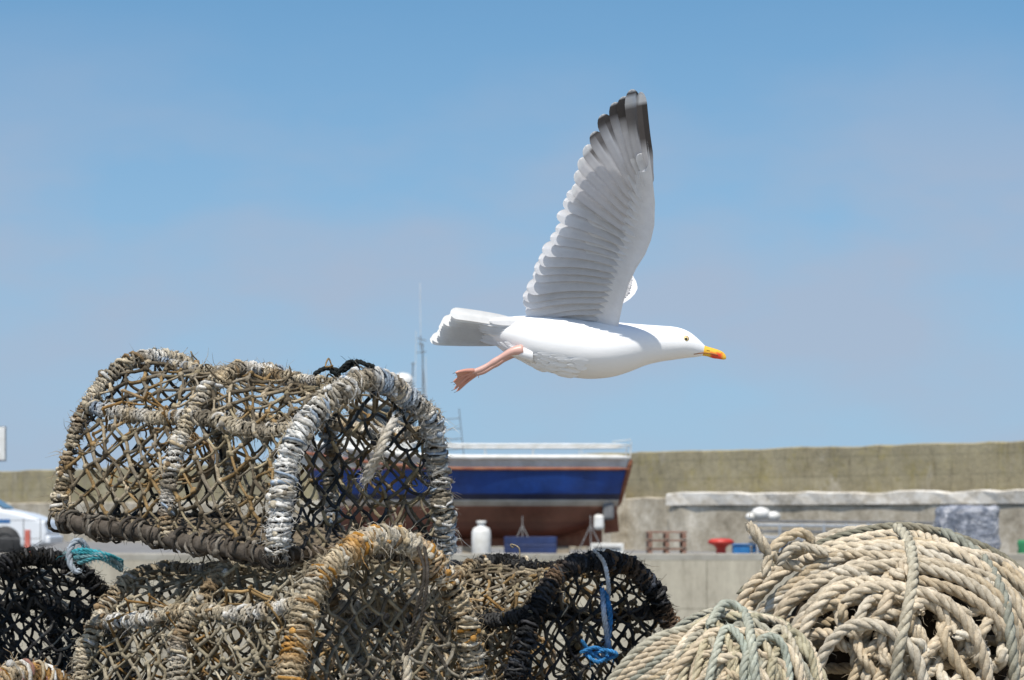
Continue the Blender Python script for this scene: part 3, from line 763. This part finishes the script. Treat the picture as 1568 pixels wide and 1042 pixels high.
prism('wheelhouse_roof',[(wx0+.05,bz(620)+.003),(wx1+.1,bz(620)+.003),(wx1+.1,bz(614)),(wx0+.1,bz(614))],yc-.85,yc+.85,WP,.02,boat)
for k_ in range(3): box('window',(wx0+.42+k_*.42,yc-.755,bz(640)),(.32,.03,.4),DK,.01,par=boat)
box('side_window',(wx1-.02,yc,bz(642)),(.05,.9,.4),DK,.01,par=boat)
lathe('radar_dome',(bx(613),yc-.2,bz(578)),[(.001,-.14),(.2,-.14),(.22,-.05),(.2,.05),(.12,.12),(.001,.14)],WP,boat)
tubes('radar_post',[[(bx(613),yc-.2,bz(614)),(bx(613),yc-.2,bz(588))]],.05,WP,boat)
def ml(*a): return [(bx(u),yc,bz(v)) for u,v in a]
tubes('mast',[ml((645,714),(644,520)),ml((627,614),(629,550))],.05,GREYM,boat)
tubes('antennas',[ml((641,520),(640,425)),ml((650,700),(649,540)),ml((632,614),(634,500))],.024,WP,boat,6)
tubes('mast_fittings',[ml((636,512),(650,516)),ml((634,535),(650,533)),ml((641,530),(641,508)),ml((637,520),(646,524)),ml((626,552),(632,552)),ml((645,560),(656,700))],.04,GREYM,boat,6)
tubes('ladder',[ml((676,700),(672,628)),ml((709,700),(701,622)),*[ml((673+k_*.6,640+k_*16),(703+k_*1.6,637+k_*16)) for k_ in range(4)]],.036,GREYM,boat,6)
prism('keel_skeg',[(bx(925),bz(800)),(bx(880),bz(800)),(bx(700),bz(828)),(bx(520),bz(828)),(bx(520),bz(838)),(bx(925),bz(838))],yc-.07,yc+.07,RUST,.01,boat)
prism('rudder',[(bx(930),bz(775)),(bx(948),bz(775)),(bx(952),bz(815)),(bx(928),bz(818))],yc-.04,yc+.04,RUST,.02,boat)
o=lathe('propeller_hub',(bx(922),yc,bz(806)),[(.001,-.08),(.07,-.06),(.07,.06),(.001,.08)],RUST,boat,12)
for k_,u in enumerate((560,720,860)):
    box('keel_block',(bx(u),yc,bz(838)/2),(.35,1.0,bz(838)-.01),WOOD,.02,par=boat)
for u in (600,800,905):
    for sgn in (-1,1):
        x=bx(u); tubes('prop_stand',[[(x,yc+sgn*1.25,0.01),(x,yc+sgn*.85,bz(790))],[(x-.3,yc+sgn*1.35,0.01),(x,yc+sgn*.95,bz(805))],[(x+.3,yc+sgn*1.35,.01),(x,yc+sgn*.95,bz(805))]],.04,GREYM,boat)
box('stern_fender',(bx(933),yc-.75,bz(783)),(.22,.16,.34),GREYM,.05,par=boat); box('stern_fender',(bx(918),yc-.8,bz(800)),(.2,.16,.3),WP,.06,par=boat)
# ---------------------------------------------------------------- quay clutter
BLUEP=pm('blue_plastic',(.02,.12,.35),(.03,.2,.45),4,.4,.1)
NAVY=pm('navy_tarpaulin',(.01,.02,.07),(.02,.04,.13),4,.6,.4)
REDP=pm('red_paint',(.45,.03,.02),(.6,.06,.04),5,.45,.1)
BLK=pm('black_rubber',(.02,.02,.02),(.04,.04,.04),8,.7,.1)
def g(u,d): return (u-784)*S*d
x=g(737,55.9); lathe('gas_cylinder',(x,55.9,.004),[(.001,0),(.16,0),(.18,.05),(.18,.5),(.15,.58),(.07,.62),(.06,.66),(.09,.67),(.09,.72),(.001,.72)],WP)
tb=empty('navy_fish_boxes',(g(812,57),56.6,0))
for k_ in range(2):
    box('tray_base',(g(812,57),56.6,.05+.2*k_),(1.0,.6,.06),NAVY,.015,par=tb)
    for sx,sy,wx,wy in ((-.485,0,.03,.6),(.485,0,.03,.6),(0,-.285,.94,.03),(0,.285,.94,.03)): box('tray_side',(g(812,57)+sx,56.6+sy,.15+.2*k_),(wx,wy,.14),NAVY,.006,par=tb)
wb=empty('white_fish_box',(g(930,56),56.2,0)); 
box('base',(g(930,56),56.2,.06),(.62,.5,.08),WP,.02,par=wb); 
for sx,sy,wx,wy in ((-.295,0,.03,.5),(.295,0,.03,.5),(0,-.235,.56,.03),(0,.235,.56,.03)): box('side',(g(930,56)+sx,56.2+sy,.2),(wx,wy,.2),WP,.01,par=wb)
box('lid_strap',(g(930,56),55.93,.22),(.5,.02,.03),GREYM,.004,par=wb)
lathe('mooring_bollard',(g(1104,55.9),55.9,.004),[(.001,0),(.15,0),(.15,.03),(.1,.06),(.09,.2),(.14,.26),(.24,.29),(.25,.34),(.18,.38),(.001,.39)],REDP)
bb=empty('blue_crates',(g(1165,58),58,0))
for k_ in range(3):
    box('crate',(g(1135+k_*30,58),58,.14+.01*k_),(.34,.4,.2-.04*k_),BLUEP,.03,par=bb); box('crate_rim',(g(1135+k_*30,58),58,.26-.01*k_),(.38,.44,.03),BLUEP,.008,par=bb)
ps=empty('pallet_stack',(g(1020,60),60,0))
BRW=pm('red_brown_boards',(.2,.1,.07),(.3,.18,.13),6,.85,.3)
for k_ in range(3):
    for j in range(5): box('board',(g(1020,60),59.6+j*.2,.15+k_*.17),(.8,.14,.03),BRW,.004,par=ps)
    for j in range(3): box('bearer',(g(1020,60)-.34+j*.34,60,.07+k_*.17),(.08,1.0,.11),BRW,.004,par=ps)
gw=empty('metal_gangway',(g(1290,58),57.8,0))
x0,x1=g(1150,57.8),g(1435,57.8)
for z,mm in ((.62,GAL),(.50,GREYM),(.38,GAL),(.27,GREYM)):
    box('beam',((x0+x1)/2,57.5,z),(x1-x0,.08,.06),mm,.01,par=gw,roty=.012); box('beam_back',((x0+x1)/2,58.3,z),(x1-x0,.08,.06),mm,.01,par=gw,roty=.012)
box('deck_panel',((x0+x1)/2,57.9,.70),(x1-x0,.9,.05),GREYM,.01,par=gw,roty=.012)
for k_ in range(9): box('strut',(x0+.1+(x1-x0-.2)*k_/8,57.45,.36),(.05,.04,.62),GAL,.006,par=gw)
for k_ in range(3): box('trestle',(x0+.4+(x1-x0-.8)*k_/2,57.9,.1),(.12,1,.19),WOOD,.01,par=gw)
B=Batch()
c=np.array((g(1166,57.8),57.7,.86)); 
for k_ in range(3): 
    th=np.arange(16)*2*math.pi/16; ph=np.linspace(.02,3.12,9); r=(.16,.12,.1)[k_]; cc=c+np.array(((-.02,.22,-.2)[k_],0,(0,-.05,-.06)[k_]))
    B.grid(np.array([[(r*1.2*math.sin(p_)*math.cos(t),r*math.sin(p_)*math.sin(t),r*math.cos(p_)*.8) for t in th] for p_ in ph])+cc,(1,1,1),True)
B.obj('white_buoys',WP)
m,nt,p=base('plastic_wrap'); 
nt.links.new(ramp(nt,noise(nt,3.5,6,.6,dist=1.5),[(.35,(.12,.14,.18)),(.5,(.26,.28,.33)),(.68,(.55,.55,.58))]),p.inputs['Base Color']); p.inputs['Roughness'].default_value=.25; bump(nt,p,noise(nt,7,5,.6,dist=1.5),1.0,.08)
bpy.ops.mesh.primitive_cube_add(size=1,location=(g(1481,57),57,.55)); o=bpy.context.object; o.name='wrapped_bundle'; o.data.name='wrapped_bundle'; o.scale=(1.12,.9,.9)
o.data.materials.append(m); bv=o.modifiers.new('b','BEVEL'); bv.width=.12; bv.segments=4
sb=o.modifiers.new('s','SUBSURF'); sb.levels=3; sb.render_levels=3; sb.subdivision_type='SIMPLE'
tx=bpy.data.textures.new('t','CLOUDS'); tx.noise_scale=.25; dm=o.modifiers.new('d','DISPLACE'); dm.texture=tx; dm.strength=.12
box('bundle_pallet',(g(1481,57),57,.06),(1.15,.95,.11),WOOD,.01)
x=g(1562,56); lathe('green_barrel',(x+.15,55.9,.004),[(.001,0),(.2,0),(.22,.1),(.2,.2),(.22,.3),(.2,.36),(.001,.37)],pm('green_plastic',(.03,.2,.08),(.05,.28,.12),4,.5,.1))
# ---------------------------------------------------------------- car at left
CD=56.6; cs=S*CD
def cxz(u,v): return ((u-784)*cs, H+(HY-v)*cs)
car=empty('parked_car',(cxz(-60,856)[0],CD+.8,0))
CP=pm('white_car_paint',(.72,.74,.76),(.8,.82,.84),1,.25,0)
fx=cxz(72,0)[0]
prof=[(fx-.02,.3),(fx,.5),(fx-.06,.72),(fx-.45,.86),(fx-1.05,.98),(fx-3.9,1.02),(fx-4.2,.9),(fx-4.25,.45),(fx-4.1,.25),(fx-.2,.22)]
prism('body',prof,CD,CD+1.7,CP,.07,car)
cab=[(fx-.85,.93),(fx-1.62,1.40),(fx-2.1,1.47),(fx-3.2,1.44),(fx-3.9,1.0)]
prism('cabin',cab,CD+.12,CD+1.58,CP,.06,car)
prism('side_glass',[(fx-.98,.975),(fx-1.66,1.36),(fx-2.15,1.42),(fx-3.1,1.39),(fx-3.6,1.02)],CD+.10,CD+.118,DK,0,car)
BL=pm('windscreen',(.06,.09,.11),(.1,.14,.17),2,.08,0)
me=bpy.data.meshes.new('windscreen'); me.from_pydata([(fx-.86,CD+.25,.965),(fx-.86,CD+1.45,.965),(fx-1.56,CD+1.4,1.395),(fx-1.56,CD+.3,1.395)],[],[(0,1,2,3)]); o=link(me,'windscreen',BL); parent(o,car)
for wx in (fx-.8,fx-3.4):
    for wy in (CD-.01,CD+1.53):
        o=lathe('wheel',(wx,wy+.09,.32),[(.001,-.09),(.18,-.1),(.2,-.07),(.3,-.09),(.32,-.05),(.32,.05),(.3,.09),(.001,.09)],BLK); o.rotation_euler=(math.pi/2,0,0); parent(o,car)
        o=lathe('hub',(wx,wy-.015,.32),[(.001,-.02),(.17,-.015),(.17,.0)],GAL); o.rotation_euler=(math.pi/2,0,0); parent(o,car)
box('headlamp',(fx-.12,CD+.2,.66),(.2,.3,.13),GAL,.03,par=car); box('bumper',(fx+.0,CD+.85,.36),(.12,1.66,.16),CP,.04,par=car)
box('blue_stripe',(fx-2.4,CD-.004,.72),(3.4,.012,.07),BLUEP,.002,par=car)
box('door_seam',(fx-1.5,CD-.003,.62),(.012,.01,.6),BLK,0,par=car)
rl=empty('quay_railing',(cxz(48,0)[0],55.8,0))
X=lambda u:(u-784)*S*55.8; Z=lambda v:H+(HY-v)*S*55.8
tubes('posts',[[(X(u),55.8,0.004),(X(u),55.8,Z(795))] for u in (62,36,-40,-120)],.035,GREYM,rl)
tubes('rails',[[(X(62),55.8,Z(797)),(X(-160),55.8,Z(797))],[(X(62),55.8,Z(825)),(X(-160),55.8,Z(825))]],.025,GREYM,rl)
box('marker_post',(X(43),55.75,.28),(.1,.1,.55),pm('red_white_post',(.5,.1,.07),(.6,.2,.15),2,.5,.1),.01,par=rl)
sg=empty('information_sign',(cxz(-6,0)[0],60,0))
sx=(-6-784)*S*60
tubes('pole',[[(sx,60.02,.004),(sx,60.02,2.5)]],.035,GREYM,sg); box('panel',(sx,59.95,H+(HY-680)*S*60),(.38,.03,.66),WP,.01,par=sg); box('frame',(sx,59.975,H+(HY-680)*S*60),(.42,.015,.7),GREYM,.005,par=sg)
# ================================================================ LIGHT, SKY
sd=Vector((-.10,-.46,.88)).normalized()
elev=math.asin(sd.z); az=math.atan2(sd.x,sd.y)
L=bpy.data.lights.new('sun','SUN'); L.energy=5.0; L.angle=rad(.53); L.color=(1,.955,.88)
lo=bpy.data.objects.new('sun',L); lo.rotation_euler=sd.to_track_quat('Z','Y').to_euler(); lo.location=(0,-5,20); COL.objects.link(lo)
w=bpy.data.worlds.new('World'); sc.world=w; w.use_nodes=True; nt=w.node_tree
bg=nt.nodes['Background']; bg.inputs[1].default_value=.12
tc=nd(nt,'ShaderNodeTexCoord'); mp=nd(nt,'ShaderNodeMapping'); mp.inputs['Scale'].default_value=(1,1,1.4); mp.inputs['Location'].default_value=(0,0,.08)
nt.links.new(tc.outputs['Generated'],mp.inputs[0])
nrm=nd(nt,'ShaderNodeVectorMath',operation='NORMALIZE'); nt.links.new(mp.outputs[0],nrm.inputs[0])
sky=nd(nt,'ShaderNodeTexSky',sky_type='NISHITA'); sky.sun_disc=False; sky.sun_elevation=elev; sky.sun_rotation=az; sky.air_density=1.0; sky.dust_density=.6; sky.ozone_density=1.3
nt.links.new(nrm.outputs[0],sky.inputs[0])
def wn(s,d,r,off,st=2.2):
    mpx=nd(nt,'ShaderNodeMapping'); mpx.inputs['Scale'].default_value=(1,1,st); mpx.inputs['Location'].default_value=off; nt.links.new(tc.outputs['Generated'],mpx.inputs[0])
    n=nd(nt,'ShaderNodeTexNoise'); n.inputs['Scale'].default_value=s; n.inputs['Detail'].default_value=d; n.inputs['Roughness'].default_value=r; nt.links.new(mpx.outputs[0],n.inputs['Vector']); return n.outputs[0]
spz=nd(nt,'ShaderNodeSeparateXYZ'); nt.links.new(tc.outputs['Generated'],spz.inputs[0])
boost=ramp(nt,spz.outputs[2],[(0,(.75,1.05,1.1)),(.22,(.68,1.08,1.18)),(.55,(.9,1,1.05)),(1,(1,1,1))])
c=mix(nt,sky.outputs[0],boost,1.0,'MULTIPLY')
low=ramp(nt,spz.outputs[2],[(0,(.85,.85,.85)),(.05,(.68,.68,.68)),(.11,(.35,.35,.35)),(.18,(.05,.05,.05)),(1,(0,0,0))])
c=mix(nt,c,(3.0,4.15,5.6),low)
cl=ramp(nt,wn(10,4,.5,(3.1,0,.4)),[(.40,(0,0,0)),(.66,(.75,.75,.75))])
cm=ramp(nt,spz.outputs[2],[(0,(.7,.7,.7)),(.10,(.9,.9,.9)),(.135,(.4,.4,.4)),(.17,(0.03,.03,.03)),(1,(0,0,0))])
fac=mix(nt,cl,cm,1.0,'MULTIPLY')
c=mix(nt,c,(3.5,3.95,4.95),fac)
nt.links.new(c,bg.inputs[0])
# ================================================================ CAMERA
cd=bpy.data.cameras.new('camera'); cam=bpy.data.objects.new('camera',cd); COL.objects.link(cam)
cam.location=(0,0,H); cam.rotation_euler=(math.pi/2,0,0)
cd.sensor_width=36; cd.lens=36/.344; cd.shift_y=(790-521)/1568; cd.clip_end=20000
cd.dof.use_dof=True; cd.dof.focus_distance=5.9; cd.dof.aperture_fstop=14
sc.camera=cam
sc.view_settings.view_transform='Standard'; sc.view_settings.look='None'; sc.view_settings.exposure=0
